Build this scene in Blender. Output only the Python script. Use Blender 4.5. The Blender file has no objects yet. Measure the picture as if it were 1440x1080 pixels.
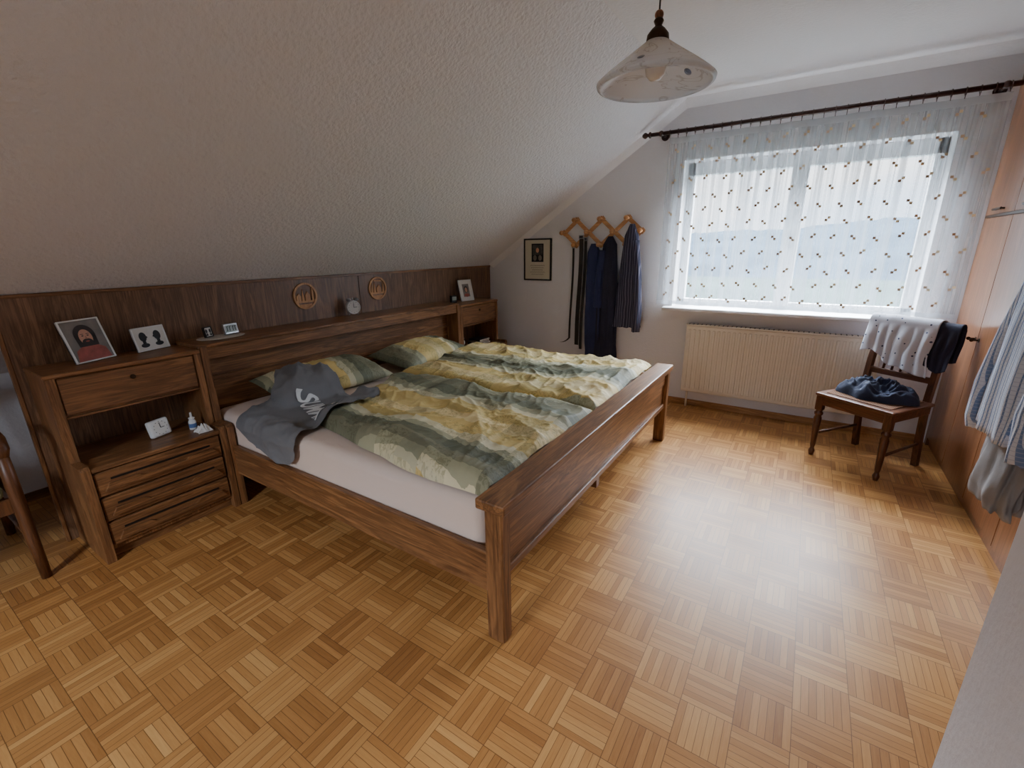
import bpy, bmesh, math, random
from mathutils import Vector, Matrix, noise, geometry
from mathutils.bvhtree import BVHTree
random.seed(7)
S=bpy.context.scene; D=bpy.data
def lin(r,g,b):
    f=lambda c:(c/255/12.92 if c/255<=.04045 else ((c/255+.055)/1.055)**2.4)
    return (f(r),f(g),f(b),1)
# ---------------------------------------------------------------- nodes
class NT:
    def __init__(s,name):
        m=D.materials.new(name); m.use_nodes=True; s.m=m; s.t=m.node_tree; s.n=s.t.nodes
        s.b=s.n['Principled BSDF']; s.out=s.n['Material Output']
    def node(s,typ,ins=None,**kw):
        nd=s.n.new(typ)
        for k,v in kw.items(): setattr(nd,k,v)
        if ins:
            for k,v in ins.items(): s.set(nd.inputs[k],v)
        return nd
    def set(s,inp,v):
        if isinstance(v,bpy.types.NodeSocket): s.t.links.new(v,inp)
        else: inp.default_value=v
    def math(s,op,a,b=None,c=None):
        nd=s.n.new('ShaderNodeMath'); nd.operation=op
        for i,v in enumerate((a,b,c)):
            if v is not None: s.set(nd.inputs[i],v)
        return nd.outputs[0]
    def ramp(s,fac,stops,interp='LINEAR'):
        nd=s.n.new('ShaderNodeValToRGB'); cr=nd.color_ramp; cr.interpolation=interp
        while len(cr.elements)<len(stops): cr.elements.new(.5)
        for e,(p,c) in zip(cr.elements,stops): e.position=p; e.color=c
        s.set(nd.inputs[0],fac); return nd.outputs[0]
    def mix(s,fac,a,b,bt='MIX'):
        nd=s.n.new('ShaderNodeMix'); nd.data_type='RGBA'; nd.blend_type=bt
        s.set(nd.inputs[0],fac); s.set(nd.inputs[6],a); s.set(nd.inputs[7],b); return nd.outputs[2]
    def coord(s,k='Object'): return s.node('ShaderNodeTexCoord').outputs[k]
    def map(s,vec,scale=(1,1,1),loc=(0,0,0),rot=(0,0,0)):
        return s.node('ShaderNodeMapping',{'Vector':vec,'Scale':scale,'Location':loc,'Rotation':rot}).outputs[0]
    def noise(s,vec,scale,detail=4,rough=.5,dist=0):
        return s.node('ShaderNodeTexNoise',{'Vector':vec,'Scale':scale,'Detail':detail,'Roughness':rough,'Distortion':dist}).outputs['Fac']
    def bump(s,h,strength=.3,dist=.01):
        nd=s.node('ShaderNodeBump',{'Height':h,'Strength':strength,'Distance':dist})
        s.set(s.b.inputs['Normal'],nd.outputs[0])
    def P(s,**kw):
        for k,v in kw.items(): s.set(s.b.inputs[k.replace('_',' ')],v)
        return s
def plain(name,c,rough=.5,metal=0,bump=0,bscale=60,bdist=.004,var=0,spec=.5):
    t=NT(name); co=t.coord()
    n=t.noise(co,bscale,5)
    col=c
    if var:
        n2=t.noise(co,bscale*.15,3)
        f=t.ramp(n2,[(.3,(0,0,0,1)),(.7,(1,1,1,1))])
        col=t.mix(f,tuple(x*(1-var) for x in c[:3])+(1,),tuple(min(1,x*(1+var)) for x in c[:3])+(1,))
    t.P(Base_Color=col,Roughness=rough,Metallic=metal); t.b.inputs['Specular IOR Level'].default_value=spec
    if bump: t.bump(n,bump,bdist)
    return t.m
def wood(name,c1,c2,axis,rough=.45,pore=.6,sc=1.0,coat=0):
    t=NT(name); co=t.coord()
    a={'x':0,'y':1,'z':2}[axis]
    s1=[9*sc]*3; s1[a]=.8*sc
    s2=[170*sc]*3; s2[a]=5*sc
    n1=t.noise(t.map(co,tuple(s1)),1.6,6,.6,1.2)
    n2=t.noise(t.map(co,tuple(s2)),1.0,3,.6)
    w=t.math('SINE',t.math('MULTIPLY',n1,34))
    w=t.math('MULTIPLY_ADD',w,.16,n1)
    col=t.ramp(w,[(.22,c1),(.75,c2)])
    p=t.ramp(n2,[(.38,(1-pore,)*3+(1,)),(.56,(1,1,1,1))])
    col=t.mix(1.0,col,p,'MULTIPLY')
    t.P(Base_Color=col,Roughness=rough); t.b.inputs['Coat Weight'].default_value=coat
    t.bump(n2,.12,.002); return t.m
def oak(axis): return wood('dark_oak_'+axis,lin(103,67,40),lin(158,111,70),axis,.38,.36)
OX,OY,OZ=oak('x'),oak('y'),oak('z')
PAN=wood('panel_oak_veneer',lin(98,71,51),lin(146,109,80),'z',.42,.4)
WARD=wood('wardrobe_cherry',lin(118,76,49),lin(150,101,68),'z',.28,.15,.7,.1)
LW_x=wood('light_beech_x',lin(184,128,78),lin(218,164,110),'x',.5,.2)
CH=wood('antique_walnut_z',lin(64,34,20),lin(108,64,38),'z',.35,.3)
CHX=wood('antique_walnut_x',lin(74,40,24),lin(122,74,44),'x',.35,.3)
BEECHC=wood('armchair_wood',lin(82,48,26),lin(120,76,44),'z',.4,.3)
BASEW=wood('baseboard_oak',lin(150,104,62),lin(188,140,90),'x',.4,.2)
BLACK=plain('black_plastic',lin(20,20,22),.4)
WHITE=plain('white_plastic',lin(230,230,228),.4)
METAL=plain('brushed_metal',lin(170,170,172),.3,1)
BRONZE=plain('aged_bronze',lin(60,45,32),.4,.8)
RODM=wood('rod_dark_wood',lin(40,20,16),lin(66,34,26),'x',.3,.2)
def wallmat(name,c,sc,st,dist):
    t=NT(name); co=t.coord()
    n=t.noise(co,sc,4,.55); v=t.node('ShaderNodeTexVoronoi',{'Vector':co,'Scale':sc*.8}).outputs['Distance']
    h=t.math('ADD',n,t.math('MULTIPLY',v,.4))
    n2=t.noise(co,1.2,3)
    col=t.mix(n2,tuple(x*.95 for x in c[:3])+(1,),c)
    t.P(Base_Color=col,Roughness=.9); t.bump(h,st,dist); return t.m
WALL=wallmat('wall_woodchip_paper',lin(228,227,230),70,.35,.006)
SLOPE=wallmat('ceiling_rough_plaster',lin(233,232,234),56,.85,.010)
CEIL=wallmat('ceiling_plaster',lin(238,237,238),70,.3,.005)
# floor parquet
def floor_mat():
    t=NT('mosaic_parquet'); co=t.coord(); bs=.152; NS=7
    sp=t.node('ShaderNodeSeparateXYZ',{0:t.map(co,(1/bs,1/bs,1))})
    x,y=sp.outputs[0],sp.outputs[1]
    cx,cy=t.math('FLOOR',x),t.math('FLOOR',y)
    par=t.math('FLOORED_MODULO',t.math('ADD',cx,cy),2.0)
    fx,fy=t.math('SUBTRACT',x,cx),t.math('SUBTRACT',y,cy)
    ip=t.math('SUBTRACT',1.0,par)
    p=t.math('ADD',t.math('MULTIPLY',fx,ip),t.math('MULTIPLY',fy,par))
    al=t.math('ADD',t.math('MULTIPLY',fy,ip),t.math('MULTIPLY',fx,par))
    s_=t.math('MULTIPLY',p,float(NS)); st=t.math('FLOOR',s_); fr=t.math('SUBTRACT',s_,st)
    g1=t.math('GREATER_THAN',t.math('ABSOLUTE',t.math('SUBTRACT',fr,.5)),.462)
    g2=t.math('GREATER_THAN',t.math('ABSOLUTE',t.math('SUBTRACT',al,.5)),.491)
    gap=t.math('MAXIMUM',g1,g2)
    vec=t.node('ShaderNodeCombineXYZ',{0:cx,1:cy,2:st}).outputs[0]
    rnd=t.node('ShaderNodeTexWhiteNoise',{'Vector':vec}).outputs['Value']
    vec2=t.node('ShaderNodeCombineXYZ',{0:cx,1:cy,2:0.5}).outputs[0]
    rb=t.node('ShaderNodeTexWhiteNoise',{'Vector':vec2}).outputs['Value']
    gv=t.node('ShaderNodeCombineXYZ',{0:t.math('MULTIPLY',p,26.0),1:t.math('MULTIPLY',al,2.2),2:t.math('MULTIPLY',rnd,60.0)}).outputs[0]
    gr=t.noise(gv,1.0,4,.6,.4)
    f=t.math('ADD',t.math('MULTIPLY',rnd,.38),t.math('ADD',t.math('MULTIPLY',gr,.36),t.math('MULTIPLY',rb,.26)))
    col=t.ramp(f,[(.1,lin(140,90,46)),(.5,lin(179,127,72)),(.9,lin(210,161,100))])
    col=t.mix(t.math('MULTIPLY',gap,.75),col,lin(82,50,28))
    rn=t.noise(co,3,3)
    rough=t.math('MULTIPLY_ADD',rn,.12,.31)
    t.P(Base_Color=col,Roughness=rough); t.b.inputs['Specular IOR Level'].default_value=.36
    h=t.math('SUBTRACT',t.math('MULTIPLY',gr,.15),gap)
    t.bump(h,.12,.002); return t.m
FLOOR=floor_mat()
# ---------------------------------------------------------------- builder
class B:
    def __init__(s,name): s.name=name; s.V=[]; s.F=[]; s.M=[]; s.Sm=[]; s.mats=[]; s.UV=[]
    def geo(s,V,F,mat,smooth=False,T=None,uv=None):
        if mat not in s.mats: s.mats.append(mat)
        k=s.mats.index(mat); o=len(s.V)
        for v in V:
            v=Vector(v)
            s.V.append(T@v if T is not None else v)
        s.UV+= uv if uv else [(0,0)]*len(V)
        for f in F:
            s.F.append([i+o for i in f]); s.M.append(k); s.Sm.append(smooth)
    def box(s,x0,x1,y0,y1,z0,z1,mat,bev=.003,T=None,seg=1,smooth=False):
        bm=bmesh.new(); bmesh.ops.create_cube(bm,size=1)
        for v in bm.verts: v.co=Vector(((x0+x1)/2+v.co.x*(x1-x0),(y0+y1)/2+v.co.y*(y1-y0),(z0+z1)/2+v.co.z*(z1-z0)))
        bev=min(bev,.45*min(abs(x1-x0),abs(y1-y0),abs(z1-z0)))
        if bev>0: bmesh.ops.bevel(bm,geom=bm.edges[:],offset=bev,segments=seg,affect='EDGES',profile=.5)
        bm.verts.index_update()
        s.geo([v.co.copy() for v in bm.verts],[[v.index for v in f.verts] for f in bm.faces],mat,smooth,T); bm.free()
    def cyl(s,p0,p1,r0,r1,mat,seg=16,T=None,cap=True):
        p0,p1=Vector(p0),Vector(p1); d=(p1-p0).normalized()
        a=d.orthogonal().normalized(); b=d.cross(a)
        V=[];F=[]
        for p,r in((p0,r0),(p1,r1)):
            for i in range(seg):
                t=2*math.pi*i/seg; V.append(p+(a*math.cos(t)+b*math.sin(t))*r)
        for i in range(seg): j=(i+1)%seg; F.append([i,j,seg+j,seg+i])
        s.geo(V,F,mat,True,T)
        if cap:
            s.geo(V[:seg],[list(range(seg))[::-1]],mat,False,T); s.geo(V[seg:],[list(range(seg))],mat,False,T)
    def tube(s,pts,r,mat,seg=10,T=None,flat=1.0):
        pts=[Vector(p) for p in pts]; V=[];F=[]; n=len(pts); up=None
        for k,p in enumerate(pts):
            d=(pts[min(k+1,n-1)]-pts[max(k-1,0)]).normalized()
            if up is None: a=d.orthogonal().normalized()
            else: a=(up-d*up.dot(d)).normalized()
            up=a; b=d.cross(a); rr=r[k] if isinstance(r,(list,tuple)) else r
            for i in range(seg):
                t=2*math.pi*i/seg; V.append(p+(a*math.cos(t)+b*math.sin(t)*flat)*rr)
        for k in range(n-1):
            for i in range(seg): j=(i+1)%seg; F.append([k*seg+i,k*seg+j,(k+1)*seg+j,(k+1)*seg+i])
        F.append(list(range(seg))[::-1]); F.append([(n-1)*seg+i for i in range(seg)])
        s.geo(V,F,mat,True,T)
    def lathe(s,prof,c,mat,seg=32,T=None,smooth=True,axis='z'):
        V=[];F=[]; c=Vector(c)
        for (r,z) in prof:
            for i in range(seg):
                t=2*math.pi*i/seg
                q=Vector((r*math.cos(t),r*math.sin(t),z))
                if axis=='x': q=Vector((q.z,q.x,q.y))
                if axis=='y': q=Vector((q.x,q.z,q.y))
                V.append(c+q)
        for k in range(len(prof)-1):
            for i in range(seg): j=(i+1)%seg; F.append([k*seg+i,k*seg+j,(k+1)*seg+j,(k+1)*seg+i])
        s.geo(V,F,mat,smooth,T)
    def prism(s,pts,ext,mat,T=None):
        pts=[Vector(p) for p in pts]; e=Vector(ext); n=len(pts)
        V=pts+[p+e for p in pts]
        F=[list(range(n)),[n+i for i in range(n)][::-1]]+[[i,i+n,(i+1)%n+n,(i+1)%n] for i in range(n)]
        s.geo(V,F,mat,False,T)
    def sph(s,c,r,mat,T=None,sc=(1,1,1),seg=20):
        c=Vector(c); V=[];F=[]; n=seg//2
        for k in range(n+1):
            ph=math.pi*k/n
            for i in range(seg):
                t=2*math.pi*i/seg
                V.append(c+Vector((r*sc[0]*math.sin(ph)*math.cos(t),r*sc[1]*math.sin(ph)*math.sin(t),r*sc[2]*math.cos(ph))))
        for k in range(n):
            for i in range(seg): j=(i+1)%seg; F.append([k*seg+i,k*seg+j,(k+1)*seg+j,(k+1)*seg+i])
        s.geo(V,F,mat,True,T)
    def finish(s,loc=None,rot=None,keep=False,solid=0,solid_off=0,sub=0,merge=True):
        me=D.meshes.new(s.name)
        if loc is None and not keep:
            xs=[v.x for v in s.V]; ys=[v.y for v in s.V]; zs=[v.z for v in s.V]
            o=Vector(((min(xs)+max(xs))/2,(min(ys)+max(ys))/2,min(zs)))
        else: o=Vector((0,0,0))
        me.from_pydata([v-o for v in s.V],[],s.F)
        for m in s.mats: me.materials.append(m)
        me.polygons.foreach_set('material_index',s.M); me.polygons.foreach_set('use_smooth',s.Sm)
        uv=me.uv_layers.new(name='UVMap')
        for l in me.loops: uv.data[l.index].uv=s.UV[l.vertex_index]
        me.update()
        bm=bmesh.new(); bm.from_mesh(me)
        if merge: bmesh.ops.remove_doubles(bm,verts=bm.verts[:],dist=1e-5)
        bmesh.ops.recalc_face_normals(bm,faces=bm.faces[:])
        bm.to_mesh(me); bm.free()
        ob=D.objects.new(s.name,me); S.collection.objects.link(ob)
        ob.location=loc if loc is not None else o
        if rot: ob.rotation_euler=rot
        if solid:
            md=ob.modifiers.new('solid','SOLIDIFY'); md.thickness=solid; md.offset=solid_off
        if sub:
            md=ob.modifiers.new('sub','SUBSURF'); md.levels=sub; md.render_levels=sub
        return ob
def N3(x,y,z=0): return noise.noise(Vector((x,y,z)))
# ---------------------------------------------------------------- dims
YW=4.2; XR=1.5; YB=-1.8; XK=-3.7; ZK=.77; ZC=2.52; XC=-1.01
OX0,OX1,OZ0,OZ1=-1.0,.66,.90,2.08
def slope_z(x): return ZK+(x-XK)*(ZC-ZK)/(XC-XK)
b=B('floor'); b.box(XK-.1,XR+.1,YB-.1,YW+.3,-.1,0,FLOOR,0); b.finish(keep=True)
b=B('ceiling'); b.box(XC,XR+.1,YB-.1,YW+.3,ZC,ZC+.1,CEIL,0)
b.finish(keep=True)
b=B('ceiling_slope'); b.prism([(XK-.1,YB-.1,slope_z(XK-.1)),(XC,YB-.1,ZC),(XC,YB-.1,ZC+.12),(XK-.1,YB-.1,slope_z(XK-.1)+.12)],(0,YW-YB+.4,0),SLOPE); b.finish(keep=True)
b=B('wall_knee'); b.box(XK-.1,XK,YB,YW,0,ZK,WALL,0); b.finish(keep=True)
b=B('wall_window')
b.box(XK-.1,OX0,YW,YW+.3,0,2.65,WALL,0); b.box(OX1,XR+.1,YW,YW+.3,0,2.65,WALL,0)
b.box(OX0,OX1,YW,YW+.3,0,OZ0-.03,WALL,0); b.box(OX0,OX1,YW,YW+.3,OZ1,2.65,WALL,0); b.finish(keep=True)
b=B('wall_right'); b.box(XR,XR+.1,YB,YW,0,ZC,WALL,0)
b.finish(keep=True)
b=B('wall_corner'); b.box(.410,XR-.001,YB,1.17,0,ZC,WALL,.008); b.finish(keep=True)
BX0,BX1,BZ0,BZ1=-1.5,-.86,1.1,1.9  # opening added in the unseen back wall to let in fill light
b=B('wall_back')
b.box(XK-.1,BX0,YB-.1,YB,0,2.6,WALL,0); b.box(BX1,XR+.1,YB-.1,YB,0,2.6,WALL,0)
b.box(BX0,BX1,YB-.1,YB,0,BZ0,WALL,0); b.box(BX0,BX1,YB-.1,YB,BZ1,2.6,WALL,0); b.finish(keep=True)
b=B('trim_1'); b.prism([(XC-.02,YW,ZC-.06),(XC-.02,YW,ZC),(XC-.02,YW-.06,ZC)],(XR-XC,0,0),CEIL); b.finish(keep=True)
b=B('trim_2')
dv=Vector((XC-XK,0,ZC-ZK)).normalized(); nn=Vector((-dv.z,0,dv.x))
P0=Vector((-2.97,YW,slope_z(-2.97)+.002)); L=(XC-(-2.97))/dv.x
b.prism([P0,P0-nn*.05,P0+Vector((0,-.05,0))],dv*L,CEIL); b.finish(keep=True)
b=B('baseboard_window'); b.box(-2.95,.87,YW-.014,YW,0,.055,BASEW,.003); b.finish(keep=True)
b=B('baseboard_knee'); b.box(XK,XK+.014,YB,YW-.02,0,.055,OY,.003); b.finish(keep=True)
# window
WF=plain('window_white_frame',lin(232,234,236),.35)
GL=NT('window_glass'); tr=GL.node('ShaderNodeBsdfTransparent'); gs=GL.node('ShaderNodeBsdfGlossy',{'Roughness':.02})
mx=GL.node('ShaderNodeMixShader',{0:.05}); GL.t.links.new(tr.outputs[0],mx.inputs[1]); GL.t.links.new(gs.outputs[0],mx.inputs[2]); GL.t.links.new(mx.outputs[0],GL.out.inputs[0])
b=B('window_1')
y0,y1=YW+.17,YW+.23
b.box(OX0,OX1,y0,y1,OZ0-.03,OZ0+.05,WF); b.box(OX0,OX1,y0,y1,OZ1-.10,OZ1,WF)
b.box(OX0,OX0+.06,y0,y1,OZ0,OZ1,WF); b.box(OX1-.06,OX1,y0,y1,OZ0,OZ1,WF)
xm=(OX0+OX1)/2
b.box(xm-.055,xm+.055,y0-.012,y1,OZ0,OZ1,WF)
b.box(xm-.012,xm+.012,y0-.05,y0-.012,1.38,1.5,METAL,.004)
b.geo([(OX0,y0+.03,OZ0),(OX1,y0+.03,OZ0),(OX1,y0+.03,OZ1),(OX0,y0+.03,OZ1)],[[0,1,2,3]],GL.m)
b.finish(keep=True)
b=B('window_sill'); MARB=plain('sill_stone',lin(214,212,210),.3,var=.05); b.box(-1.06,.80,YW-.12,YW+.17,.868,.896,MARB,.005); b.finish()
b=B('added_fill_opening'); b.box(BX0,BX1,YB-.08,YB-.03,BZ0,BZ0+.06,WF); b.box(BX0,BX1,YB-.08,YB-.03,BZ1-.06,BZ1,WF); b.box(BX0,BX0+.06,YB-.08,YB-.03,BZ0,BZ1,WF); b.box(BX1-.06,BX1,YB-.08,YB-.03,BZ0,BZ1,WF); b.finish(keep=True)  # frame around the added fill-light opening behind the camera
# ---------------------------------------------------------------- radiator
RAD=plain('radiator_enamel',lin(230,222,206),.35)
b=B('radiator')
rx0,rx1,rz0,rz1=-.84,.52,.15,.745
b.box(rx0,rx1,YW-.085,YW-.055,rz0,rz1,RAD,.006)
b.box(rx0,rx1,YW-.05,YW-.03,rz0,rz1,RAD,.004)
n=34
for i in range(n):
    x=rx0+.03+(rx1-rx0-.06)*i/(n-1)
    b.box(x-.011,x+.011,YW-.093,YW-.084,rz0+.03,rz1-.03,RAD,.004)
b.box(rx0-.004,rx1+.004,YW-.094,YW-.028,rz1,rz1+.012,RAD,.004)
for i in range(40):
    x=rx0+.02+(rx1-rx0-.04)*i/39; b.box(x-.004,x+.004,YW-.085,YW-.035,rz1+.012,rz1+.014,BLACK,0)
for x in(rx0+.15,rx1-.15): b.box(x-.02,x+.02,YW-.03,YW-.003,.3,.6,RAD,.002)
b.tube([(rx0+.05,YW-.05,rz0),(rx0+.05,YW-.05,.0)],.009,RAD)
b.finish()
# ---------------------------------------------------------------- panel
b=B('headboard_wall_panel')
b.box(-3.0,-2.98,.44,2.398,0,1.222,PAN,.001); b.box(-3.0,-2.98,2.402,4.185,0,1.222,PAN,.001)
b.box(-2.99,-2.974,.44,4.185,1.215,1.232,OY,.002); b.box(-3.0,-2.975,.425,.44,0,1.22,OZ,.002)
b.finish()
# ---------------------------------------------------------------- nightstands
UF,LF=-2.69,-2.575
def sidepanel(b,y,w,zt=.90):
    b.prism([(-2.973,y,0),(LF,y,0),(LF,y,.475),(LF-.012,y,.49),(UF,y,.49),(UF,y,zt),(-2.973,y,zt)],(0,w,0),OZ)
def nightstand(y0,y1):
    b=B('nightstand')
    sidepanel(b,y0,.035); sidepanel(b,y1-.03,.03)
    i0,i1=y0+.036,y1-.031
    b.box(-2.973,UF+.008,y0-.004,y1,.885,.905,OY,.004)
    b.box(-2.973,UF-.02,i0,i1,.70,.885,OY,.001)
    b.box(UF-.02,UF-.004,i0+.004,i1-.004,.712,.878,OY,.003)
    b.cyl((UF-.006,(y0+y1)/2,.83),(UF+.002,(y0+y1)/2,.83),.011,.011,BRONZE)
    b.box(-2.973,UF-.01,i0,i1,.69,.70,OY,.002)
    b.box(-2.973,LF-.003,i0,i1,.455,.475,OY,.003)
    b.box(-2.973,LF-.03,i0,i1,.05,.455,OZ,.001)
    b.box(-2.9,LF-.05,i0,i1,0,.05,OY,.001)
    for k in range(3):
        z=.075+k*.127
        b.box(LF-.03,LF-.008,i0+.006,i1-.006,z,z+.118,OY,.005)
        b.prism([(LF-.008,i0+.03,z+.025),(LF-.008,i1-.03,z+.025),(LF-.008,i1-.05,z+.06),(LF-.008,i1-.16,z+.06),(LF-.008,i1-.18,z+.045),(LF-.008,i0+.18,z+.045),(LF-.008,i0+.16,z+.06),(LF-.008,i0+.05,z+.06)],(.014,0,0),OY)
        b.box(LF-.0085,LF-.0065,i0+.06,i1-.06,z+.072,z+.082,BLACK,0)
    return b.finish()
nightstand(.47,1.08); nightstand(3.285,3.895)
# ---------------------------------------------------------------- bed frame
b=B('double_bed_frame')
BY0,BY1=1.085,3.28
sidepanel(b,BY0,.035,.915); sidepanel(b,BY1-.035,.035,.915)
b.box(-2.973,-2.70,BY0-.003,BY1+.003,.905,.925,OY,.004)
b.box(-2.722,-2.70,BY0+.035,BY1-.035,.84,.905,OY,.003)
b.box(-2.85,-2.825,BY0+.035,BY1-.035,.25,.86,OY,.002)
b.box(-2.825,-2.81,BY0+.035,BY1-.035,.70,.72,OY,.003)
for y in (BY0+.015,BY1-.045): b.box(-2.82,-.80,y,y+.03,.19,.36,OX,.004)
FX=-.75
b.box(FX-.105,FX+.015,BY0-.01,BY1+.01,.545,.585,OY,.006,seg=2)
for y in (BY0,BY1-.055): b.box(FX-.075,FX,y,y+.055,0,.545,OZ,.005)
b.box(FX-.055,FX-.02,BY0+.055,BY1-.055,.44,.545,OY,.003)
b.box(FX-.06,FX-.028,BY0+.055,BY1-.055,.29,.44,OY,.003)
b.box(FX-.055,FX-.012,BY0+.055,BY1-.055,.265,.30,OY,.004)
b.box(-2.78,-.84,2.16,2.2,.1,.26,OX,.002)
for x in(-2.6,-1.0,-1.8): b.box(x,x+.06,2.15,2.21,0,.1,OZ,.002)
for k in range(14):
    x=-2.72+k*.138; b.box(x,x+.07,BY0+.046,BY1-.046,.262,.278,LW_x,.002)
b.finish()
# mattress
SHEET=plain('fitted_sheet_cotton',lin(226,206,192),.85,bump=.25,bscale=14,bdist=.02)
b=B('mattress')
def mattress(b,y0,y1):
    x0,x1,z0,z1=-2.815,-.87,.285,.53
    r=.05
    bm=bmesh.new(); bmesh.ops.create_cube(bm,size=1)
    for v in bm.verts: v.co=Vector(((x0+x1)/2+v.co.x*(x1-x0),(y0+y1)/2+v.co.y*(y1-y0),(z0+z1)/2+v.co.z*(z1-z0)))
    bmesh.ops.bevel(bm,geom=bm.edges[:],offset=r,segments=5,affect='EDGES',profile=.5)
    bm.verts.index_update()
    b.geo([v.co.copy() for v in bm.verts],[[v.index for v in f.verts] for f in bm.faces],SHEET,True); bm.free()
mattress(b,1.133,3.232)
mattress_ob=b.finish()
# ---------------------------------------------------------------- bedding
def bed_mat():
    t=NT('duvet_cover_print'); uv=t.coord('UV')
    sp=t.node('ShaderNodeSeparateXYZ',{0:uv})
    rag=t.noise(t.map(uv,(9,60,1)),1.0,3); big=t.noise(t.map(uv,(1.8,.8,1)),1.0,1)
    bx=t.math('FLOOR',t.math('DIVIDE',sp.outputs[0],.30))
    jit=t.node('ShaderNodeTexWhiteNoise',{'Vector':t.node('ShaderNodeCombineXYZ',{0:bx,1:1.0,2:5.0}).outputs[0]}).outputs['Value']
    v=t.math('ADD',sp.outputs[1],t.math('MULTIPLY_ADD',rag,.03,-.015))
    v=t.math('ADD',v,t.math('MULTIPLY_ADD',big,.16,-.08))
    v=t.math('ADD',v,t.math('MULTIPLY_ADD',jit,.07,-.035))
    f=t.math('DIVIDE',t.math('SUBTRACT',v,.9),2.6)
    Y1=lin(215,191,124); Y2=lin(228,209,156); G1=lin(166,165,136); G2=lin(132,132,108); G3=lin(110,113,92); C=lin(219,212,178)
    pos=lambda y:(y-.9)/2.6
    seq=[(.9,Y1),(1.15,C),(1.19,G1),(1.24,G2),(1.31,G3),(1.38,G1),(1.42,C),(1.47,Y1),(1.60,Y2),(1.68,Y1),(1.82,C),(1.86,G1),(1.91,G3),(1.99,G2),(2.08,G1),(2.13,Y1),(2.28,Y2),(2.38,Y1),(2.48,C),(2.51,G1),(2.56,G3),(2.66,G2),(2.74,G1),(2.79,C),(2.83,Y1),(2.95,Y2),(3.1,Y1)]
    col=t.ramp(f,[(pos(a),c) for a,c in seq],'CONSTANT')
    cx=t.math('FLOOR',t.math('DIVIDE',sp.outputs[0],.15)); cy=t.math('FLOOR',t.math('DIVIDE',v,.13))
    rv=t.node('ShaderNodeTexWhiteNoise',{'Vector':t.node('ShaderNodeCombineXYZ',{0:cx,1:cy,2:3.0}).outputs[0]}).outputs['Value']
    tone=t.ramp(rv,[(0,(.78,.79,.76,1)),(.35,(1,1,1,1)),(.65,(1.0,.98,.92,1)),(.82,(1.14,1.12,1.08,1))],'CONSTANT')
    col=t.mix(.85,col,tone,'MULTIPLY')
    n=t.noise(t.map(uv,(40,52,1)),1.0,3,.6,1.6)
    pm=t.ramp(n,[(.44,(.66,.66,.58,1)),(.49,(1.0,1.0,1.0,1))])
    msk=t.math('GREATER_THAN',t.math('FRACT',t.math('MULTIPLY',rv,7.3)),.4)
    col=t.mix(t.math('MULTIPLY',msk,.8),col,t.mix(1.0,col,pm,'MULTIPLY'))
    t.P(Base_Color=col,Roughness=.65)
    t.bump(t.noise(t.map(uv,(1,1,1)),48,4,.6),.4,.006); return t.m
DUV=bed_mat()
def crease(x,y,s,hd=1):
    wx=x+.16*N3(x*1.9,y*1.9,s); wy=y+.16*N3(x*1.9+9,y*1.9,s)
    a=1-abs(N3(wx*2.6,wy*3.4,s+1))*2.4
    c=1-abs(N3(wx*6.5+3,wy*4.6,s+2))*2.6
    d=1-abs(N3(wx*14+5,wy*10,s+3))*2.6
    return .022*max(0,a)**1.6+.011*max(0,c)**2+.006*max(0,d)**2*hd+.022*N3(x*1.6,y*1.6,s+5)
def duvet(ya,yb,xh,xf,seed,th=.06):
    b=B('duvet'); NX,NY=250,150; V=[];UV=[];F=[]
    for i in range(NX+1):
        s=i/NX
        for j in range(NY+1):
            t=j/NY
            x0=xh(t)+.025*N3(t*6,seed,3); x=x0+(xf-x0)*s
            yn,yf=ya(s),yb(s); y=yn+(yf-yn)*t
            de=min((x-x0),(y-yn),(yf-y),(xf-x)*1.0+.01)
            e=min(max(de/.07,0),1); e=(1-(1-e)**2)**.5
            z=.536+e*(th+crease(x,y,seed))
            V.append((x,y,max(z,.535))); UV.append((x+.02*seed,y+.05*(x+1.4)*(1 if seed<2 else -1)+.05*N3(x*1.5,y*1.5,seed)))
    W=NY+1
    for i in range(NX):
        for j in range(NY): F.append([i*W+j,(i+1)*W+j,(i+1)*W+j+1,i*W+j+1])
    b.geo(V,F,DUV,True,uv=UV); return b.finish()
du1=duvet(lambda s:1.30-.14*min(1,s*1.5)+.012*N3(s*7,1,1),lambda s:2.13+.03*N3(s*4,2,2),lambda t:-2.06-.26*t,-.862,1.0,.06)
du2=duvet(lambda s:2.14+.03*N3(s*4,2,2),lambda s:3.19+.02*N3(s*5,4,4),lambda t:-2.33-.08*t+.05*math.sin(t*5),-.862,3.0,.065)
def pillow(c,w,d,h,rz,tilt,seed,mirror=0):
    b=B('pillow'); n=60; V=[];F=[];UV=[]
    T=Matrix.Translation(c)@Matrix.Rotation(rz,4,'Z')@Matrix.Rotation(tilt,4,'Y')
    for side in (1,-1):
        for i in range(n+1):
            for j in range(n+1):
                u=-1+2*i/n; v=-1+2*j/n
                x=u*d/2*(1-.07*(1-v*v)); y=v*w/2*(1-.06*(1-u*u))
                pr=max(0,(1-abs(u)**2.6))**.55*max(0,(1-abs(v)**2.6))**.55
                z=side*h*(.62 if side>0 else .38)*pr
                if side>0: z+=pr*(crease(x*1.3,y*1.3,seed)-.02)*.8
                V.append((x,y,z)); UV.append((x,y+1.75+mirror))
    W=n+1;o=W*W
    for i in range(n):
        for j in range(n):
            F.append([i*W+j,(i+1)*W+j,(i+1)*W+j+1,i*W+j+1]); F.append([o+i*W+j,o+i*W+j+1,o+(i+1)*W+j+1,o+(i+1)*W+j])
    b.geo(V,F,DUV,True,T,uv=UV); return b.finish()
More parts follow.
